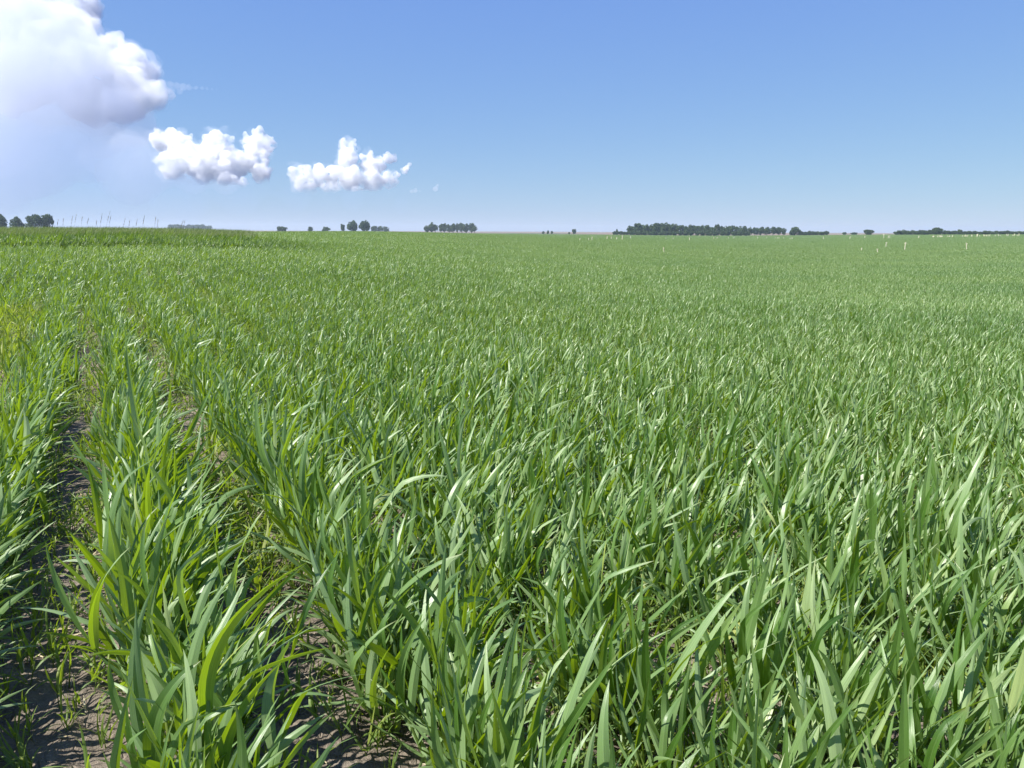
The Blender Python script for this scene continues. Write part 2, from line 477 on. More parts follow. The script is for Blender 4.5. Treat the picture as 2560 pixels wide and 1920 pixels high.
def scatter(name, pts, rotz, scl, idx, col, tilt=None):
    """one ground-cover object that repeats a few tufts over many points"""
    me = bpy.data.meshes.new(name)
    pts = np.asarray(pts, np.float32)
    me.vertices.add(len(pts)); me.vertices.foreach_set('co', pts.ravel())
    rot = np.zeros((len(pts), 3), np.float32); rot[:, 2] = rotz
    if tilt is not None: rot[:, :2] = tilt
    a = me.attributes.new('rot', 'FLOAT_VECTOR', 'POINT'); a.data.foreach_set('vector', rot.ravel())
    scl = np.asarray(scl, np.float32)
    if scl.ndim == 1: scl = np.repeat(scl[:, None], 3, 1)
    a = me.attributes.new('scl', 'FLOAT_VECTOR', 'POINT'); a.data.foreach_set('vector', np.ascontiguousarray(scl).ravel())
    a = me.attributes.new('idx', 'INT', 'POINT'); a.data.foreach_set('value', np.asarray(idx, np.int32))
    o = mk_obj(name, me)
    ng = bpy.data.node_groups.new(name, 'GeometryNodeTree')
    ng.interface.new_socket('Geometry', in_out='INPUT', socket_type='NodeSocketGeometry')
    ng.interface.new_socket('Geometry', in_out='OUTPUT', socket_type='NodeSocketGeometry')
    gi, go = ng.nodes.new('NodeGroupInput'), ng.nodes.new('NodeGroupOutput')
    ci = ng.nodes.new('GeometryNodeCollectionInfo'); ci.inputs[0].default_value = col
    ci.inputs['Separate Children'].default_value = True; ci.inputs['Reset Children'].default_value = True
    ip = ng.nodes.new('GeometryNodeInstanceOnPoints'); ip.inputs['Pick Instance'].default_value = True
    def attr(nm, ty):
        x = ng.nodes.new('GeometryNodeInputNamedAttribute'); x.data_type = ty; x.inputs[0].default_value = nm
        return x.outputs[0]
    ng.links.new(gi.outputs[0], ip.inputs['Points'])
    ng.links.new(ci.outputs[0], ip.inputs['Instance'])
    ng.links.new(attr('idx', 'INT'), ip.inputs['Instance Index'])
    er = ng.nodes.new('FunctionNodeEulerToRotation'); ng.links.new(attr('rot', 'FLOAT_VECTOR'), er.inputs[0])
    ng.links.new(er.outputs[0], ip.inputs['Rotation'])
    ng.links.new(attr('scl', 'FLOAT_VECTOR'), ip.inputs['Scale'])
    ng.links.new(ip.outputs[0], go.inputs[0])
    md = o.modifiers.new('tufts', 'NODES'); md.node_group = ng
    return o


# ------------------------------------------------------------------ wheat rows
ROW_AZ = R(-28.2)                                # drill rows run away to the left
RD = np.array([math.sin(ROW_AZ), math.cos(ROW_AZ)])
RL = np.array([math.cos(ROW_AZ), -math.sin(ROW_AZ)])
SP, L0 = 0.42, 0.055
PS = 0.036                                       # plant spacing along the row


def row_pts(rmax, rg):
    ks, ts, out = [], [], []
    kmax = int(rmax / SP) + 2
    for k in range(-kmax, kmax):
        L = L0 + SP * k
        t = np.arange(-rmax, rmax, PS)
        t = t + rg.normal(0, .012, len(t))
        lat = L + rg.normal(0, 0.028 + .009 * np.clip(t - 2.5, 0, 12) if -2 < k < 2 else (.085 if k < 4 else .12), len(t)) + .03 * np.sin(t * .35 + k)
        x, y = RD[0] * t + RL[0] * lat, RD[1] * t + RL[1] * lat
        r = np.hypot(x, y); a = np.degrees(np.arctan2(x, y))
        # where the drill missed: the gap at the left edge, and thin spots
        miss = (k <= -2) & (L > -1.3) & (t < 8.6) & (t > 2.0)
        thin = (fbm(x * 1.3 + 3 * k, y * 1.3, 2) > (0.16 if k < 2 else 0.26)) & (r < 5.5)
        ok = (r < rmax) & (r > 0.55) & (np.abs(a) < 46) & ~miss & ~(thin & (rg.random(len(t)) < .8))
        for xx, yy, tt in zip(x[ok], y[ok], t[ok]): out.append((xx, yy, k, tt))
    return out


rg = np.random.default_rng(21)
RMAX = 14.0
plants = row_pts(RMAX, rg)
PX = np.array([p[0] for p in plants]); PY = np.array([p[1] for p in plants]); PK = np.array([p[2] for p in plants]); PT = np.array([p[3] for p in plants])
PZ = terr(PX, PY)
u, v, dpt = project(np.stack([PX, PY, PZ + 0.16], -1))
infr = (u > 0) & (u < 2560) & (v < 1920) & (dpt > 0)
u2, v2, _ = project(np.stack([PX, PY, PZ + 0.27], -1))
infr &= (v2 < 1900)
order = np.argsort(np.hypot(PX, PY) + np.where(infr, 0, 1e6))
near = order[:300]
isnear = np.zeros(len(PX), bool); isnear[near] = True

ROWNAME = {-3: 'third row left of the bare soil strip', -2: 'second row left of the bare soil strip', -1: 'leftmost full row at the picture edge',
           0: 'row just left of the bare soil strip', 1: 'row just right of the bare soil strip'}
for k in range(2, 12): ROWNAME[k] = nth(k - 1) + ' row right of the bare soil strip'
GREENS = ['bright green', 'blue-green', 'deep green', 'mid green']
rank = {}
for k in sorted(set(PK[near])):
    mem = [i for i in near if PK[i] == k]
    mem.sort(key=lambda i: PT[i])
    for n_, i in enumerate(mem): rank[i] = n_
for i in near:
    pr = np.random.default_rng(1000 + int(i))
    fol, stm = Acc(), Acc()
    sc_ = float(np.clip(pr.normal(1.0, .10), .78, 1.22)); big_ = 1.20 if PK[i] <= 1 else 1.09
    wheat(fol, stm, np.zeros(3), pr, sc_ * big_, nseg=11, gust=float(np.clip(pr.normal(1.05, .3), .3, 1.8)))
    e = empty('wheat_plant', (PX[i], PY[i], PZ[i] - .006))
    mk_obj('foliage', fol.mesh('foliage', WHEAT), e)
    mk_obj('stem', stm.mesh('stem', WHEAT), e)
    size = 'tall' if sc_ > 1.09 else ('short' if sc_ < .91 else 'leafy')
    tag(e, f'{size} wheat plant {nth(rank[i])} along the {ROWNAME[int(PK[i])]}', 'wheat plant', 'wheat plants nearest the camera')

NV = 48
vs = []
for k in range(NV):
    pr = np.random.default_rng(400 + k)
    fol = Acc()
    wheat(fol, fol, np.zeros(3), pr, 1.0, nseg=8, gust=float(np.clip(pr.normal(1.1, .3), .3, 1.8)))
    vs.append(mk_obj(f'wheat_tuft.{k:03d}', fol.mesh('wheat_tuft', WHEAT), None, False))
tufts = coll('wheat_tufts', vs)
rest = ~isnear
nrest = int(rest.sum())
scl = np.clip(rg.normal(1.0, .10, nrest), .75, 1.25) * np.where(PK[rest] <= 1, 1.08, 1.02) * (1 + .25 * fbm(PX[rest] * .5, PY[rest] * .5, 2)) * (1 - .32 * np.clip((np.hypot(PX[rest], PY[rest]) - 2.6) / 4.5, 0, 1))
wh = scatter('wheat', np.stack([PX[rest], PY[rest], PZ[rest] - .006], -1), rg.normal(0, .35, nrest), scl, rg.integers(0, NV, nrest), tufts)
tag(wh, 'green wheat crop in drilled rows stretching away behind the nearest plants', 'wheat', kind='stuff')

# farther off: square pieces of the same rows, then larger coarser ones
def patch(seed, rows, length, step, nseg, nt, wide, scale):
    pr = np.random.default_rng(seed); acc = Acc()
    for k in range(rows):
        lat = (k - (rows - 1) / 2) * SP
        t = -length / 2
        while t < length / 2:
            l2 = lat + pr.normal(0, .11)
            xy = RD * (t + pr.normal(0, .015)) + RL * l2
            wheat(acc, acc, np.array([xy[0], xy[1], 0]), pr, scale * float(np.clip(pr.normal(1, .11), .75, 1.25)), nt, nseg, wide, float(np.clip(pr.normal(1.1, .3), .3, 1.8)))
            t += step
    return acc


def patches(name, rows, length, r0, r1, col, nvar, label, overlap=1.0):
    wd = rows * SP
    km = int(r1 / wd) + 2; tm = int(r1 / length) + 2
    k, t = np.meshgrid(np.arange(-km, km), np.arange(-tm, tm)); k, t = k.ravel(), t.ravel()
    lat = L0 + SP * (rows - 1) / 2 + k * wd
    tt = t * length + rg.uniform(-.5, .5, len(t)) * 0.2
    x, y = RD[0] * tt + RL[0] * lat, RD[1] * tt + RL[1] * lat
    r = np.hypot(x, y); a = np.degrees(np.arctan2(x, y))
    ok = (r > r0) & (r < r1) & (np.abs(a) < 43)
    # the verge on the left-hand rise carries grass, not wheat
    ok &= ~((r > 24.5) & (a < -19.5) & (r < 400))
    x, y = x[ok], y[ok]; n = len(x)
    # slope of the land under each piece
    e = 0.5
    sx = (terr(x + e, y) - terr(x - e, y)) / (2 * e); sy = (terr(x, y + e) - terr(x, y - e)) / (2 * e)
    s = 1 + .6 * fbm(x * .12, y * .12, 3)
    o = scatter(name, np.stack([x, y, terr(x, y) - .01], -1), np.zeros(n), np.stack([np.ones(n) * overlap, np.ones(n) * overlap, s], -1),
                rg.integers(0, nvar, n), col, np.stack([np.arctan(sy), -np.arctan(sx)], -1))
    return tag(o, label, 'wheat', kind='stuff')


vs = [mk_obj(f'wheat_piece.{k:03d}', patch(700 + k, 2, .84, .034, 5, 4, 1.0, .74).mesh('wheat_piece', WHEAT), None, False) for k in range(14)]
patches('wheat_field', 2, .84, RMAX - .45, 60, coll('wheat_pieces', vs), 14, 'wheat canopy of the middle distance with its rows run together')
vs = [mk_obj(f'wheat_block.{k:03d}', patch(800 + k, 8, 3.36, .060, 3, 3, 1.15, .76).mesh('wheat_block', WHEAT), None, False) for k in range(6)]
patches('far_wheat_field', 8, 3.36, 58.5, 600, coll('wheat_blocks', vs), 6, 'smooth green wheat of the far field up to the tree groves')


# ------------------------------------------------------------------ weeds between the rows
def weed_mesh(seed, mat, big=1.0):
    pr = np.random.default_rng(seed); a = Acc()
    n = int(pr.integers(4, 8))
    h = pr.uniform(.01, .05, n) * big
    P = np.stack([pr.normal(0, .006, n), pr.normal(0, .006, n), h * .8], -1)
    blades(a, P, pr.random(n) * 6.28, np.abs(pr.normal(.55, .3, n)), pr.uniform(.045, .11, n) * big, pr.uniform(.0035, .0075, n) * big,
           np.clip(pr.normal(.5, .4, n), 0, 1.4), np.clip(pr.normal(.9, .5, n), 0, 2.2), pr.normal(0, .9, n), pr.random(n) * 0, np.full(n, .5), pr.uniform(.05, .2, n), pr.random(n) * .999, 6)
    stems(a, np.array([[0, 0, -.004]]), np.array([[pr.normal(0, .006), pr.normal(0, .006), .045 * big]]), np.array([.0014]), np.array([.0009]), np.array([.5]))
    return a.mesh('weed', mat)


weeds = coll('weed_tufts', [mk_obj(f'weed_tuft.{k:03d}', weed_mesh(50 + k, WEED), None, False) for k in range(24)])
yweeds = coll('yellow_tufts', [mk_obj(f'yellow_tuft.{k:03d}', weed_mesh(90 + k, YWEED, 1.3), None, False) for k in range(14)])
n = 52000
r = np.sqrt(rg.uniform(.8 ** 2, 12 ** 2, n)); a = R(44) * rg.uniform(-1, 1, n)
x, y = np.sin(a) * r, np.cos(a) * r
lat = x * RL[0] + y * RL[1]; tt = x * RD[0] + y * RD[1]
dens = np.where(lat > .72, .95, np.where(lat > .52, .8, .42)) + 1.6 * fbm(x * 1.7 + 9, y * 1.7, 3)
strip = (lat > .14) & (lat < .5)
dens = np.where(strip, dens * np.where(tt > 2.3, .9, .75) + .10, dens)
dens = np.where(strip & (tt > 2.0) & (tt < 2.9), .95, dens)
ok = rg.random(n) < dens
x, y = x[ok], y[ok]; n = len(x)
tag(scatter('weed_undergrowth', np.stack([x, y, terr(x, y) + soil_bump(x, y) - .004], -1), rg.random(n) * 6.28, rg.uniform(.6, 1.35, n), rg.integers(0, 24, n), weeds),
    'small grassy weeds covering the soil between the wheat rows', 'weeds', kind='stuff')
tt = rg.uniform(5.6, 9.6, 900); lat = rg.uniform(-1.3, -.52, 900)
t2 = rg.uniform(1.9, 3.3, 60); l2 = rg.normal(.33, .08, 60)
tt = np.concatenate([tt, t2]); lat = np.concatenate([lat, l2])
x, y = RD[0] * tt + RL[0] * lat, RD[1] * tt + RL[1] * lat
ok = (fbm(x * .9, y * .9, 2) > -.12) | (np.arange(len(x)) >= 900)
x, y = x[ok], y[ok]; n = len(x)
tag(scatter('yellow_weed_patch', np.stack([x, y, terr(x, y) + soil_bump(x, y) - .004], -1), rg.random(n) * 6.28, rg.uniform(.7, 1.6, n), rg.integers(0, 14, n), yweeds),
    'yellow-green weeds filling the gap in the crop at the left edge', 'weeds', kind='stuff')

# seedlings one can count on the bare strip in front
SEED = [(800, 1830), (905, 1810), (858, 1868), (935, 1838), (770, 1660), (740, 1600), (860, 1700), (690, 1500), (175, 1660), (250, 1720), (150, 1780), (640, 1420)]
WH = ['left of middle at the bottom', 'right of middle near the bottom', 'lowest one', 'by the right-hand row near the bottom', 'by the left-hand row',
      'by the left-hand row higher up', 'in the middle', 'second farthest up', 'highest, near the straw heap', 'nearest to the row on its right', 'lowest one', 'farthest up']
for k, (px, py) in enumerate(SEED):
    X, Y, _ = hit(px, py, 0)
    me = weed_mesh(300 + k, WEED, 1.25)
    o = mk_obj('weed_seedling', me); o.location = (X, Y, float(terr(X, Y) + soil_bump(np.array(X), np.array(Y))) - .003)
    where = 'left soil gap' if px < 400 else 'bare soil strip'
    tag(o, f'pale weed seedling in the {where}, {WH[k]}', 'weed', 'weed seedlings on the bare soil')

# ------------------------------------------------------------------ straw
def straw_mesh(seed, L, w=.004):
    pr = np.random.default_rng(seed); a = Acc()
    n = 1
    th = pr.random() * 6.28
    blades(a, np.array([[-.5 * L * math.cos(th), -.5 * L * math.sin(th), .006]]), np.array([th]), np.array([1.52]), np.array([L]), np.array([w * 1.6]), np.array([0.]), np.array([-.02]),
           pr.normal(0, .6, 1), np.array([0.]), np.array([.5]), np.array([.35]), pr.random(1) * .999, 5)
    c, s = math.cos(th), math.sin(th)
    stems_dir = np.array([[c, s, 0.0]])
    return a.mesh('straw', STRAW)


n = 2600
r = np.sqrt(rg.uniform(.9 ** 2, 6.5 ** 2, n)); a = R(40) * rg.uniform(-1, 1, n)
x, y = np.sin(a) * r, np.cos(a) * r
straws = coll('straws', [mk_obj(f'straw_bit.{k:03d}', straw_mesh(60 + k, rg.uniform(.02, .09), rg.uniform(.0015, .004)), None, False) for k in range(16)])
tag(scatter('straw_litter', np.stack([x, y, terr(x, y) + soil_bump(x, y)], -1), rg.random(n) * 6.28, rg.uniform(.6, 1.3, n), rg.integers(0, 16, n), straws, rg.normal(0, .12, (n, 2))),
    'bits of old straw strewn over the soil', 'straw', kind='stuff')
ST = [(150, 1592, .11, 'longest straw lying across the left soil gap'), (180, 1586, .08, 'pale straw resting on the longest straw in the left soil gap'),
      (168, 1622, .07, 'whitish straw slanting below the straw heap in the left gap'), (140, 1606, .06, 'thin straw at the left end of the straw heap'),
      (200, 1604, .05, 'short straw at the foot of the row left of the bare strip'), (310, 1640, .07, 'pale broken straw against the foot of a wheat shoot'),
      (22, 832, .42, 'long pale stick lying at the edge of the yellow weed gap'), (900, 1700, .05, 'little straw in the bare strip close to the right-hand row')]
for k, (px, py, L, lab) in enumerate(ST):
    X, Y, _ = hit(px, py, 0)
    o = mk_obj('straw', straw_mesh(160 + k, L, .012 if L > .3 else .0045)); o.location = (X, Y, float(terr(X, Y) + soil_bump(np.array(X), np.array(Y))) + .004)
    if L > .3: o.rotation_euler = (0, 0, .4)
    tag(o, lab, 'straw', 'loose straws on the soil')

# ------------------------------------------------------------------ grass verge on the left rise, with dead stalks of last year
def verge_mesh(seed):
    pr = np.random.default_rng(seed); a = Acc(); n = 60
    P = np.stack([pr.uniform(-.5, .5, n), pr.uniform(-.5, .5, n), np.zeros(n)], -1)
    blades(a, P, pr.random(n) * 6.28, np.abs(pr.normal(.18, .12, n)), pr.uniform(.18, .42, n), pr.uniform(.006, .011, n), np.clip(pr.normal(.9, .4, n), 0, 2), np.clip(pr.normal(.4, .3, n), 0, 1.3),
           pr.normal(0, .8, n), np.zeros(n), np.full(n, .5), pr.uniform(.1, .2, n), pr.random(n) * .999, 5)
    return a.mesh('verge', VERGE)


vg = coll('verge_tufts', [mk_obj(f'verge_tuft.{k:03d}', verge_mesh(30 + k), None, False) for k in range(8)])
n = 9000
r = np.sqrt(rg.uniform(24 ** 2, 50 ** 2, n)); a = np.radians(rg.uniform(-43, -19, n))
x, y = np.sin(a) * r, np.cos(a) * r
tag(scatter('verge_grass', np.stack([x, y, terr(x, y)], -1), rg.normal(0, .4, n), rg.uniform(.7, 1.15, n), rg.integers(0, 8, n), vg),
    'rough grass verge along the rise at the left', 'grass', kind='stuff')


def stalk_mesh(seed, H):
    pr = np.random.default_rng(seed); a = Acc()
    top = np.array([[.22 * H + pr.normal(0, .10) * H, pr.normal(0, .03), H]])
    stems(a, np.array([[0, 0, 0.]]), top, np.array([.0034]), np.array([.0018]), pr.random(1), 5, np.array([[-.03 * H, 0, 0]]))
    n = 16
    t = pr.uniform(.62, 1, n)
    P = top * t[:, None] + np.array([-.03 * H, 0, 0]) * (4 * t * (1 - t))[:, None]
    blades(a, P, pr.random(n) * 6.28, pr.uniform(.15, .5, n), pr.uniform(.03, .08, n), np.full(n, .012), np.full(n, .6), np.full(n, .3), np.zeros(n), np.zeros(n), np.full(n, .5), np.full(n, .1), pr.random(n) * .999, 3)
    return a.mesh('dead_stalk', DRY)


STK = [(136, 549), (155, 547), (172, 541), (182, 537), (198, 544), (209, 548), (233, 551), (246, 535), (258, 529), (267, 540), (303, 546), (319, 548), (334, 549), (351, 541), (384, 540), (390, 552), (443, 552), (455, 552)]
for k, (px, py) in enumerate(STK):
    d = ray(px, 560); rr = 31 + 5 * random.random()
    X, Y = d[0] * rr, d[1] * rr
    zt = EYE + ray(px, py)[2] * rr; z0 = float(terr(X, Y))
    o = mk_obj('dead_stalk', stalk_mesh(500 + k, max(zt - z0, .3))); o.location = (X, Y, z0)
    tag(o, f'thin dead grass stalk above the left rise, {nth(k)} from the left', 'grass stalk', 'dead stalks standing on the verge')

# a taller, darker strip of crop along the headland below the verge
HEAD = leaf_material('headland_leaf', [(0.0, (0.050, 0.105, 0.020)), (0.5, (0.095, 0.165, 0.048)), (1.0, (0.19, 0.26, 0.10))], (0.26, 0.42, 0.015), 0.3)
vs = []
for k in range(12):
    pr = np.random.default_rng(640 + k); fol = Acc()
    wheat(fol, fol, np.zeros(3), pr, 1.0, nseg=6, gust=float(np.clip(pr.normal(1.1, .3), .3, 1.8)))
    vs.append(mk_obj(f'headland_tuft.{k:03d}', fol.mesh('headland_tuft', HEAD if k % 3 else WHEAT), None, False))
n = 4000
a = np.radians(rg.uniform(-38, -13, n)); r = rg.uniform(0, 1, n) * (2.5 + 1.5 * np.clip((np.degrees(a) + 31) / 10, 0, 1)) + 19.5 + 1.2 * fbm(a * 14, a * 0, 3) + 6.0 * np.clip((np.degrees(a) + 22) / 14, 0, 1)
x, y = np.sin(a) * r, np.cos(a) * r
tag(scatter('headland_wheat', np.stack([x, y, terr(x, y)], -1), rg.normal(0, .4, n), rg.uniform(.85, 1.2, n) * (1.0 - .35 * np.clip((np.degrees(a) + 19) / 6, 0, 1)), rg.integers(0, 12, n), coll('headland_tufts', vs)),
    'taller dark green strip of crop below the verge at the left', 'wheat', kind='stuff')

# pale dry stubble stalks standing out of the far wheat
def stub_mesh(seed, H, tilt, w):
    pr = np.random.default_rng(seed); a = Acc()
    top = np.array([[tilt * H, 0, H]])
    stems(a, np.array([[0, 0, -.1]]), top, np.array([w * .5]), np.array([w * .42]), pr.random(1), 7)
    n = 3
    blades(a, np.repeat(top * .8, n, 0), pr.random(n) * 6.28, pr.uniform(.3, .9, n), np.full(n, H * .35), np.full(n, w * .9), np.full(n, .5), np.full(n, .8), np.zeros(n), np.zeros(n), np.full(n, .5), np.full(n, .2), pr.random(n) * .999, 4)
    return a.mesh('stubble_stalk', STUB)


SB = [(1480, 598, 5, 0), (1473, 599, 3, -.4), (1517, 597, 5, .2), (1529, 596, 5, -.2), (1555, 598, 8, .1), (1577, 595, 4, -.2), (1449, 599, 3, .2), (1541, 597, 3, .3), (1663, 627, 7, -.55), (1725, 599, 4, -.3), (1834, 595, 3, .4),
      (2059, 597, 4, -.2), (2124, 596, 4, .3), (2162, 594, 3, 0), (2210, 595, 7, -.2), (2220, 595, 4, .3), (2225, 595, 5, -.2), (2296, 594, 3, .3), (2215, 615, 7, 0), (2196, 627, 4, -.5), (2153, 623, 3, .2),
      (2262, 622, 12, .02), (2418, 620, 9, -.3), (2442, 591, 4, .4)]
rs = random.Random(8)
for _ in range(46):
    SB.append((rs.uniform(2330, 2555), rs.uniform(583.5, 589.5), rs.uniform(1.2, 3.2), rs.uniform(-.5, .5)))
for _ in range(14):
    SB.append((rs.uniform(1640, 2010), rs.uniform(592, 597), rs.uniform(1.2, 2.4), rs.uniform(-.5, .5)))
SB = [(a_, b_, c_, d_) for a_, b_, c_, d_ in SB]
named = {8: 'pale yellow stubble stalk tilted alone in the wheat in front of the long grove', 21: 'tallest upright whitish stubble stalk in the right half of the field', 22: 'leaning pale stubble stalk right of the tallest whitish stalk',
         18: 'upright pale stalk just left of the tallest whitish stalk', 19: 'low tilted stalk below left of the tallest whitish stalk'}
ordx = sorted(range(len(SB)), key=lambda i: SB[i][0]); rk = {i: n_ for n_, i in enumerate(ordx)}
for k, (px, py, hp, tl) in enumerate(SB):
    X, Y, rr = hit(px, py, .3)
    rr = min(rr, 300); d = ray(px, py); X, Y = d[0] * rr, d[1] * rr
    H = .26 + 1.25 * hp / F * rr
    o = mk_obj('stubble_stalk', stub_mesh(900 + k, H, tl * .6, min(.20, 1.8 / F * rr)))
    o.location = (X, Y, float(terr(X, Y)))
    tag(o, named.get(k, f'small pale stubble stalk in the far wheat, {nth(rk[k])} from the left'), 'stubble stalk', 'pale stalks standing in the far wheat')


# ------------------------------------------------------------------ trees
def tree_mats(name, c0, c1):
    m, n, out = mat_new(name)
    at = N(n, 'ShaderNodeAttribute', attribute_name='lf')
    sp = N(n, 'ShaderNodeSeparateColor'); n.links.new(at.outputs['Color'], sp.inputs[0])
    c = ramp(n, sp.outputs[0], [(0, c0), (1, c1)])
    p = N(n, 'ShaderNodeBsdfPrincipled'); n.links.new(c, p.inputs['Base Color']); p.inputs['Roughness'].default_value = .6; p.inputs['Specular IOR Level'].default_value = .3
    t = N(n, 'ShaderNodeBsdfTranslucent'); n.links.new(c, t.inputs['Color'])
    mx = N(n, 'ShaderNodeMixShader'); mx.inputs[0].default_value = .25
    n.links.new(p.outputs[0], mx.inputs[1]); n.links.new(t.outputs[0], mx.inputs[2]); n.links.new(mx.outputs[0], out.inputs[0])
    return m


CROWN = tree_mats('tree_leaves', (.028, .058, .020), (.075, .125, .040))
CROWN2 = tree_mats('far_tree_leaves', (.04, .075, .03), (.075, .12, .05))
mb, nb, ob = mat_new('bark')
pb = N(nb, 'ShaderNodeBsdfPrincipled'); nzb = N(nb, 'ShaderNodeTexNoise'); nzb.inputs['Scale'].default_value = 8
nb.links.new(ramp(nb, nzb.outputs[0], [(.3, (.05, .04, .03)), (.7, (.13, .11, .09))]), pb.inputs['Base Color']); pb.inputs['Roughness'].default_value = .9
nb.links.new(pb.outputs[0], ob.inputs[0])


def tree(name, px, top, wpx, r, label, cat='tree', group=None, clear=0.12, seed=0, mat=None, cone=False, sink=0.0, dens=1.0):
    pr = np.random.default_rng(seed * 7 + int(px))
    d = ray(px, 575)
    X, Y = d[0] * r, d[1] * r
    z0 = float(terr(X, Y)) - sink
    H = EYE + ray(px, top)[2] * r - z0
    Wm = wpx / F * r / 2 * 1.02
    e = empty(name, (X, Y, z0), pr.random() * 6.28)
    a = Acc()
    ncl = int(pr.integers(20, 30))
    zc = H * (clear + (1 - clear) * .5); hz = H * (1 - clear) * .5
    cen = []
    while len(cen) < ncl:
        q_ = pr.uniform(-1, 1, 3)
        rr_ = np.linalg.norm(q_)
        if rr_ > 1 or rr_ < .35: continue
        if cone and math.hypot(q_[0], q_[1]) > .55 * (1 - q_[2]) : continue
        cen.append(q_)
    cen = np.array(cen)
    csz = pr.uniform(.26, .40, ncl)
    cen = cen * (1 - csz[:, None] * .85)
    P = []; Cc = []
    for c_, s_ in zip(cen, csz):
        m = int(75 * dens)
        qd = unit(pr.normal(0, 1, (m, 3))) * (pr.uniform(.55, 1.0, (m, 1)) ** .5) * s_
        P.append((c_ + qd) * np.array([Wm, Wm, hz]) + np.array([0, 0, zc])); Cc.append(np.clip(pr.normal(.5, .2) + pr.normal(0, .18, m), 0, 1))
    P = np.concatenate(P); Cc = np.concatenate(Cc); m = len(P)
    s = (.055 * max(Wm, hz) * pr.uniform(.7, 1.5, m))[:, None]
    uu = unit(pr.normal(0, 1, (m, 3))); ww = unit(np.cross(uu, pr.normal(0, 1, (m, 3))))
    v_ = np.stack([P - uu * s * 1.5, P - ww * s, P + uu * s * 1.5, P + ww * s], 1)
    at_ = np.zeros((m, 4, 4)); at_[..., 0] = Cc[:, None]
    a.add(v_, np.arange(m * 4).reshape(-1, 4), at_)
    mk_obj('crown', a.mesh('crown', mat or CROWN), e)
    t = Acc()
    tr = max(.035 * H, .06)
    stems(t, np.array([[0, 0, -.4]]), np.array([[pr.normal(0, .03) * H, pr.normal(0, .03) * H, H * .75]]), np.array([tr]), np.array([tr * .3]), np.array([.5]), 8)
    k = 7
    P0 = np.stack([np.zeros(k), np.zeros(k), pr.uniform(clear * .8 + .04, .5, k) * H], -1)
    tgt = cen[:k] * np.array([Wm, Wm, hz]) * .8 + np.array([0, 0, zc])
    stems(t, P0, tgt, np.full(k, tr * .45), np.full(k, tr * .12), np.full(k, .5), 6)
    mk_obj('trunk', t.mesh('trunk', mb), e)
    return tag(e, label, cat, group)


g = 'lone trees on the left horizon'
tree('tree', 2, 534, 30, 480, 'dark tree cut off by the left edge of the picture', group=g, seed=1, clear=.05)
tree('tree', 44, 541, 30, 470, 'small round tree between the edge tree and the wide leafy tree', group=g, seed=2, clear=.05)
tree('tree', 88, 533, 44, 480, 'wide dark leafy tree left of a taller narrow tree', group=g, seed=3, clear=.02)
tree('tree', 119, 530, 27, 485, 'tall narrow tree grown against the wide leafy tree', group=g, seed=4, clear=.02)
for k, (px, tp, w) in enumerate([(430, 561, 20), (446, 559, 24), (456, 562, 14), (474, 560, 22), (492, 559, 26), (510, 560, 24), (525, 563, 16)]):
    tree('tree', px, tp, w, 1500, f'hazy pale distant tree behind the left rise, {nth(k)} from the left', group='hazy woods behind the left rise', seed=10 + k, clear=0, mat=CROWN2)
for k, (px, tp, w, lab) in enumerate([(705, 564, 26, 'low dome of dark bushes between the hazy woods and the twin round trees'), (776, 566, 14, 'small ragged bush left of the twin round trees'), (815, 566.5, 22, 'flat low bush just left of the twin round trees'),
                                      (857, 559, 12, 'pale shrub touching the left one of the twin round trees')]):
    tree('bush', px, tp, w, 700, lab, 'bush', 'bushes on the middle horizon', 0, 20 + k)
tree('tree', 880, 548, 31, 650, 'left one of the twin round dark trees on the horizon', seed=30, group='twin round trees', clear=.03, dens=1.3)
tree('tree', 912, 549, 29, 650, 'right one of the twin round dark trees on the horizon', seed=31, group='twin round trees', clear=.03, dens=1.3)
for k, (px, tp, w) in enumerate([(936, 563.5, 18), (951, 564, 18), (964, 565, 18)]):
    tree('bush', px, tp, w, 900, f'low bush right of the twin round trees, {nth(k)} from them', 'bush', 'low bushes beside the twin trees', 0, 40 + k)
for k in range(12):
    px = 1068 + k * 10.9 + random.uniform(-2, 2)
    tp = 556 + random.uniform(-1.5, 3) + (4 if k in (0, 11) else 0)
    tree('tree', px, tp, random.uniform(15, 20), 750 + random.uniform(-12, 12), f'dark tree in the short compact grove in mid field, {nth(k)} from the left', group='short compact grove', seed=50 + k, clear=.06)
for k, (px, tp, w, lab) in enumerate([(1358, 577, 8, 'smallest bush of three dots on the brown far field'), (1370, 573, 7, 'tallest of three tiny bushes on the brown far field'), (1380, 577, 7, 'right one of three tiny bushes on the brown far field'), (1423, 579.5, 6, 'tiny bush left of the lone grey-green tree')]):
    tree('bush', px, tp, w, 600, lab, 'bush', 'tiny bushes on the far field', 0, 70 + k, cone=(k == 1))
tree('tree', 1435, 570.5, 13, 600, 'lone small grey-green tree on the brown far field', seed=75, clear=.05, mat=CROWN2)
tree('spruce_tree', 1542, 570.5, 9, 570, 'small pointed spruce at the left end of the long grove', 'spruce', seed=76, cone=True, clear=0)
for k in range(5):
    tree('bush', 1537 + k * 8, 578 + random.uniform(-.8, .8), 13, 565, f'low hedge bush between the spruce and the long grove, {nth(k)} from the spruce', 'bush', 'hedge beside the long grove', 0, 80 + k)
px = 1580; k = 0
prof = [(1571, 564), (1585, 557), (1598, 555), (1630, 556.5), (1660, 557), (1700, 560), (1780, 562), (1786, 559), (1830, 560), (1855, 561), (1866, 566)]
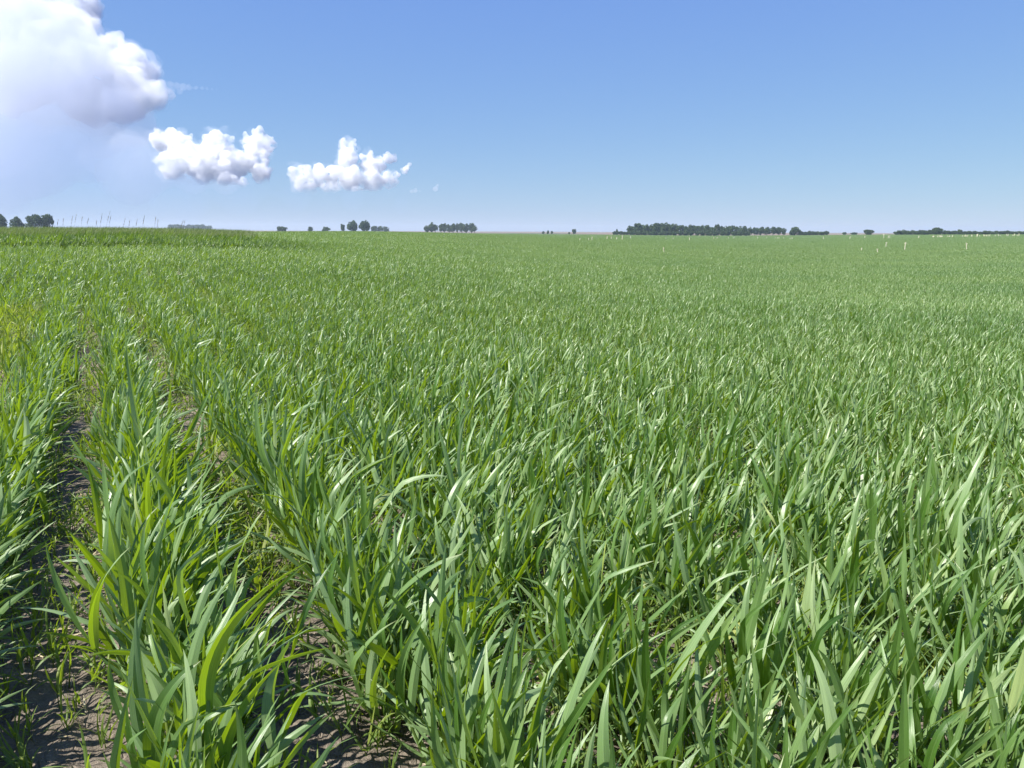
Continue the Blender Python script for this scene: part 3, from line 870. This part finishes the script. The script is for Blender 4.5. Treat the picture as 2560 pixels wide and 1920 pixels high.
while px < 1862:
    tp = float(np.interp(px, [p[0] for p in prof], [p[1] for p in prof])) + random.uniform(-3.2, 4.5)
    thin = 1690 < px < 1780
    tree('tree', px, tp, random.uniform(16, 30) * (.85 if thin else 1), 560 + random.uniform(-14, 14), f'dark tree of the long grove on the right, {nth(k)} from its left end', group='long grove on the right', seed=100 + k, clear=.24 if thin else .0, dens=.8 if thin else 1.1)
    px += random.uniform(11, 15); k += 1
for k in range(20):
    tree('bush', 1580 + k * 15.0 + random.uniform(-3, 3), 576.5 + random.uniform(-2.5, 1.5), random.uniform(17, 24), 545 + random.uniform(-6, 6), f'bushy undergrowth at the foot of the long grove, {nth(k)} from its left', 'bush', 'bushes under the long grove', 0, 140 + k, dens=.8)
for k, (px, tp, w) in enumerate([(1874, 567, 18), (1888, 566, 20), (1903, 566, 20), (1918, 566, 20), (1933, 566, 22), (1948, 567, 20), (1960, 569, 13)]):
    tree('tree', px, tp, w, 600, f'lower tree right behind the long grove, {nth(k)} from the grove', group='lower trees right of the long grove', seed=160 + k, clear=.05)
tree('tree', 1987, 566, 30, 560, 'bushy dark tree ending the grove at its right side', seed=170, clear=0, dens=1.2)
for k in range(7):
    tree('bush', 2003 + k * 10.5, 578.5 + random.uniform(-2, 1), 15, 570, f'low hedge bush right of the grove, {nth(k)} from its end tree', 'bush', 'hedge right of the grove', 0, 180 + k)
for k, (px, tp, w) in enumerate([(2112, 580, 11), (2136, 580.5, 16)]):
    tree('bush', px, tp, w, 640, ('left' if k == 0 else 'right') + ' one of two tiny low bushes left of the round field bush', 'bush', 'two tiny low bushes', 0, 190 + k)
tree('bush', 2172, 572.5, 24, 560, 'round bush standing alone at the edge of the right field', 'bush', seed=195, clear=0, dens=1.2)
k = 0; px = 2247
while px < 2565:
    tp = 577.4 + random.uniform(-2.4, 1.2) + (-1.5 if 2265 < px < 2290 else 0) - (2 if px < 2400 else 0) + (0 if px < 2420 else 1)
    tree('bush', px, tp, random.uniform(14, 21), 520 + random.uniform(-8, 8), f'bush of the long hedge at the right edge, {nth(k)} from its left end', 'bush', 'long hedge at the right edge', 0, 200 + k)
    px += random.uniform(10, 14); k += 1
tree('tree', 2343, 567, 24, 512, 'tallest dark tree standing in the long hedge at right', seed=240, clear=0, dens=1.2)


# ------------------------------------------------------------------ clouds: real puffs of scattering droplets, many kilometres off
def cloud_mat(name, dens, col=(1, 1, 1), torn=None, base=None):
    m, n, out = mat_new(name)
    v_ = N(n, 'ShaderNodeVolumePrincipled'); v_.inputs['Absorption Color'].default_value = (0, 0, 0, 1)
    v_.inputs['Color'].default_value = (*col, 1); v_.inputs['Density'].default_value = dens; v_.inputs['Anisotropy'].default_value = .0
    if torn:                                     # droplets gathered in billows and shreds of several sizes
        size, lo, hi = torn
        g = N(n, 'ShaderNodeNewGeometry')
        t = N(n, 'ShaderNodeTexNoise'); t.inputs['Scale'].default_value = 1 / size; t.inputs['Detail'].default_value = 6; t.inputs['Roughness'].default_value = .62
        n.links.new(g.outputs['Position'], t.inputs['Vector'])
        mr = N(n, 'ShaderNodeMapRange'); mr.inputs['From Min'].default_value = lo; mr.inputs['From Max'].default_value = hi
        mr.inputs['To Min'].default_value = 0.0; mr.inputs['To Max'].default_value = dens
        n.links.new(t.outputs[0], mr.inputs['Value'])
        f = mr.outputs[0]
        if base:                                 # thinning out towards its base
            sp = N(n, 'ShaderNodeSeparateXYZ'); n.links.new(g.outputs['Position'], sp.inputs[0])
            mz = N(n, 'ShaderNodeMapRange'); mz.inputs['From Min'].default_value = base[0]; mz.inputs['From Max'].default_value = base[1]
            mz.inputs['To Min'].default_value = .03
            n.links.new(sp.outputs[2], mz.inputs['Value'])
            f = math_(n, 'MULTIPLY', f, mz.outputs[0])
        n.links.new(f, v_.inputs['Density'])
        m.cycles.volume_step_rate = .5
    n.links.new(v_.outputs[0], out.inputs['Volume'])
    return m


_ico = None
def ico():
    global _ico
    if _ico is None:
        import bmesh
        bm = bmesh.new(); bmesh.ops.create_icosphere(bm, subdivisions=2, radius=1)
        _ico = (np.array([v.co[:] for v in bm.verts]), np.array([[v.index for v in f.verts] for f in bm.faces])); bm.free()
    return _ico


def cloud(name, lobes, D, voxel, mat, label, kids=9, disp=((600, 120), (220, 60), (80, 26)), seed=0, flat=None, depth=.3, slope=6.0, grow=1.0, parent=None):
    pr = np.random.default_rng(seed)
    sph = []
    for (px, py, rp, *near_) in lobes:
        Dl = D + slope * (flat or 480) - slope * py - (near_[0] if near_ else 0)           # higher puffs stand farther back, as on a hill
        c = ray(px, py) * Dl + np.array([0, 0, EYE]); r_ = rp / F * Dl * grow
        c = c + ray(px, py) * pr.uniform(-1, 1) * r_ * depth
        sph.append((c, r_))
        for _ in range(kids):
            dv = unit(pr.normal(0, 1, 3)); dv[2] = abs(dv[2]) * .9 - .15
            r2 = r_ * pr.uniform(.24, .5)
            c2 = c + unit(dv) * r_ * .9
            sph.append((c2, r2))
            for _ in range(3):
                dw = unit(pr.normal(0, 1, 3)); dw[2] = abs(dw[2]) * .8 - .1
                sph.append((c2 + unit(dw) * r2 * .9, r2 * pr.uniform(.3, .5)))
    iv, if_ = ico()
    V, Fc = [], []
    org = np.mean([s_[0] for s_ in sph], 0)
    for n_, (c, r_) in enumerate(sph):
        V.append(iv * r_ + c - org); Fc.append(if_ + n_ * len(iv))
    V = np.concatenate(V)
    if flat is not None:
        zf = EYE + ray(1280, flat)[2] * D - org[2]
        V[:, 2] = np.where(V[:, 2] < zf, zf + (V[:, 2] - zf) * .15, V[:, 2])
    o = mk_obj(name, mk_mesh(name, V, np.concatenate(Fc), None, True, mat))
    o.location = org
    rm = o.modifiers.new('join', 'REMESH'); rm.mode = 'VOXEL'; rm.voxel_size = voxel; rm.use_smooth_shade = True
    for k_, (size, st) in enumerate(disp):
        vor = st < 0                                     # billows: cells pushed outwards
        tx = bpy.data.textures.new(f'{name}_{k_}', 'VORONOI' if vor else 'CLOUDS'); tx.noise_scale = size
        if not vor: tx.noise_depth = 2
        dm = o.modifiers.new('puff', 'DISPLACE'); dm.texture = tx; dm.strength = st; dm.mid_level = .5; dm.texture_coords = 'LOCAL'
    if parent:
        o.parent = parent; o.location = Vector(org) - parent.location
        return o
    return tag(o, label, 'cloud')


def fringed(lobes, D, voxel, mat, label, kids, disp, seed, grow=1.25, fmat=None, **kw):
    o = cloud('cloud', lobes, D, voxel, mat, label, kids, disp, seed, **kw)
    cloud('fringe', lobes, D, voxel * 1.6, fmat or CF, None, max(4, kids // 2), ((700, 160), (250, 120), (90, 70)), seed + 50, grow=grow, parent=o, **kw)
    return o


D = 12000
CD = cloud_mat('cloud_dense', .026, (.945, .948, .953), (190, .41, .62), (520, 900))
CF = cloud_mat('cloud_fringe', .0030, (.94, .95, .96), (240, .44, .72), (420, 750))
CS = cloud_mat('cloud_soft', .0085, (.935, .941, .953), (520, .40, .64))
CG = cloud_mat('cloud_big_fringe', .0012, (.94, .95, .96), (800, .42, .75))
CB = cloud_mat('cloud_body', .00050, (.86, .90, .97))
CW = cloud_mat('cloud_wisp', .0012, (.95, .96, .98))
CV = cloud_mat('cloud_veil', .00020, (.50, .66, .93))  # added haze: blue-grey tint stands in for distant airlight, dulling the low sky
FINE = ((420, 80), (170, -70), (85, -40))
big = [(90, 0, 80), (170, 10, 55), (205, 20, 36), (205, 65, 34), (150, 100, 75), (170, 160, 60), (225, 150, 48), (262, 140, 36), (285, 105, 20), (302, 110, 14), (300, 180, 58, 700), (345, 190, 40, 1000), (378, 190, 20, 1000), (230, 225, 80),
       (340, 240, 46, 1200), (385, 243, 26, 1300), (425, 241, 10, 1300), (300, 268, 40, 1200), (80, 110, 80), (110, 190, 60), (30, 200, 70), (20, 90, 80), (330, 285, 24)]
body = [(-40, 40, 150), (30, 160, 150), (-40, 260, 150), (120, 260, 140), (240, 290, 90), (330, 310, 60), (60, 360, 120), (220, 370, 80), (320, 380, 60), (-40, 400, 120), (180, 300, 80), (400, 350, 40), (400, 400, 70), (480, 440, 45), (330, 430, 80), (560, 455, 30)]
fringed(big, D + 2500, 28, CS, 'huge white thundercloud towering out of the picture at upper left', 10, ((900, 200), (320, -110), (150, -50)), 1, slope=10.0, fmat=CG)
cloud('cloud', body, D + 1500, 60, CB, 'soft grey shaded body behind the bright edge of the huge thundercloud', 7, ((1600, 260),),  11)
c2 = [(405, 340, 22), (445, 345, 28), (480, 380, 36), (430, 395, 32), (540, 360, 36), (520, 410, 38), (585, 400, 34), (640, 352, 30), (658, 345, 24), (648, 328, 17), (640, 385, 30), (570, 440, 28), (600, 455, 20), (650, 415, 24)]
c2 = [(a_, b_ + 15, c_ * .96) for a_, b_, c_ in c2]
fringed(c2, D, 12, CD, 'puffy white cumulus with two domes touching the thundercloud', 15, FINE, 2, flat=470)
c3 = [(868, 360, 20), (870, 392, 25), (930, 405, 28), (968, 385, 17), (745, 425, 20), (790, 430, 25), (835, 430, 23), (880, 440, 30), (930, 445, 30), (970, 440, 20), (760, 455, 24), (830, 465, 20), (990, 430, 8), (900, 470, 18)]
c3 = [(a_, b_ + 11, c_ * .96) for a_, b_, c_ in c3]
fringed(c3, D, 12, CD, 'white cumulus with a narrow tower above the middle of the left sky', 15, FINE, 3, flat=479)
c4 = [(1012, 428, 8), (1018, 420, 7), (1025, 413, 6)]
cloud('cloud', c4, D, 10, CD, 'small slanting cloud tuft right of the narrow cloud tower', 6, ((150, 40), (50, 24)), 4)
c5 = [(1030, 477, 4), (1040, 476, 6), (1050, 478, 4)]
cloud('cloud', c5, D, 10, CS, 'small flat cloud scrap low beside the cumulus', 5, ((150, 40), (50, 24)), 5)
c6 = [(1090, 473, 6), (1096, 465, 5)]
cloud('cloud', c6, D, 10, CS, 'rightmost tiny cloud puff just above the horizon haze', 5, ((150, 40), (50, 24)), 6)
c7 = [(410, 208, 9), (425, 211, 9), (442, 214, 8), (458, 216, 8), (474, 218, 7), (490, 219, 7), (505, 221, 6), (518, 222, 5), (530, 223, 4), (542, 224, 3), (430, 226, 6), (450, 229, 5)]
cloud('cloud', c7, D + 2500, 14, CW, 'thin cloud wisp pointing right from the thundercloud', 2, ((300, 50), (90, 30)), 7)
veil = [(0, 440, 120), (160, 445, 110), (320, 460, 90), (450, 470, 80), (600, 480, 65), (740, 490, 55), (880, 500, 45), (1000, 515, 34), (-120, 410, 150)]
cloud('cloud', veil, D - 2500, 60, CV, 'faint blue-grey veil of rain haze and added distant airlight below the clouds', 4, ((2000, 300),), 8, slope=0)

# ------------------------------------------------------------------ the air
m, n_, out = mat_new('haze_air')
pv = N(n_, 'ShaderNodeVolumePrincipled')
pv.inputs['Density'].default_value = .00022
pv.inputs['Color'].default_value = (.72, .84, 1.0, 1)
pv.inputs['Anisotropy'].default_value = .2
n_.links.new(pv.outputs[0], out.inputs['Volume'])
B, zb, zt = 3600.0, float(gz.min()) - 1.0, 26.0
hv = np.array([[-B, -B, zb], [B, -B, zb], [B, B, zb], [-B, B, zb], [-B, -B, zt], [B, -B, zt], [B, B, zt], [-B, B, zt]])
hf = np.array([[0, 3, 2, 1], [4, 5, 6, 7], [0, 1, 5, 4], [1, 2, 6, 5], [2, 3, 7, 6], [3, 0, 4, 7]])
haze = mk_obj('haze', mk_mesh('haze', hv, hf, None, False, m))
tag(haze, kind='stuff')
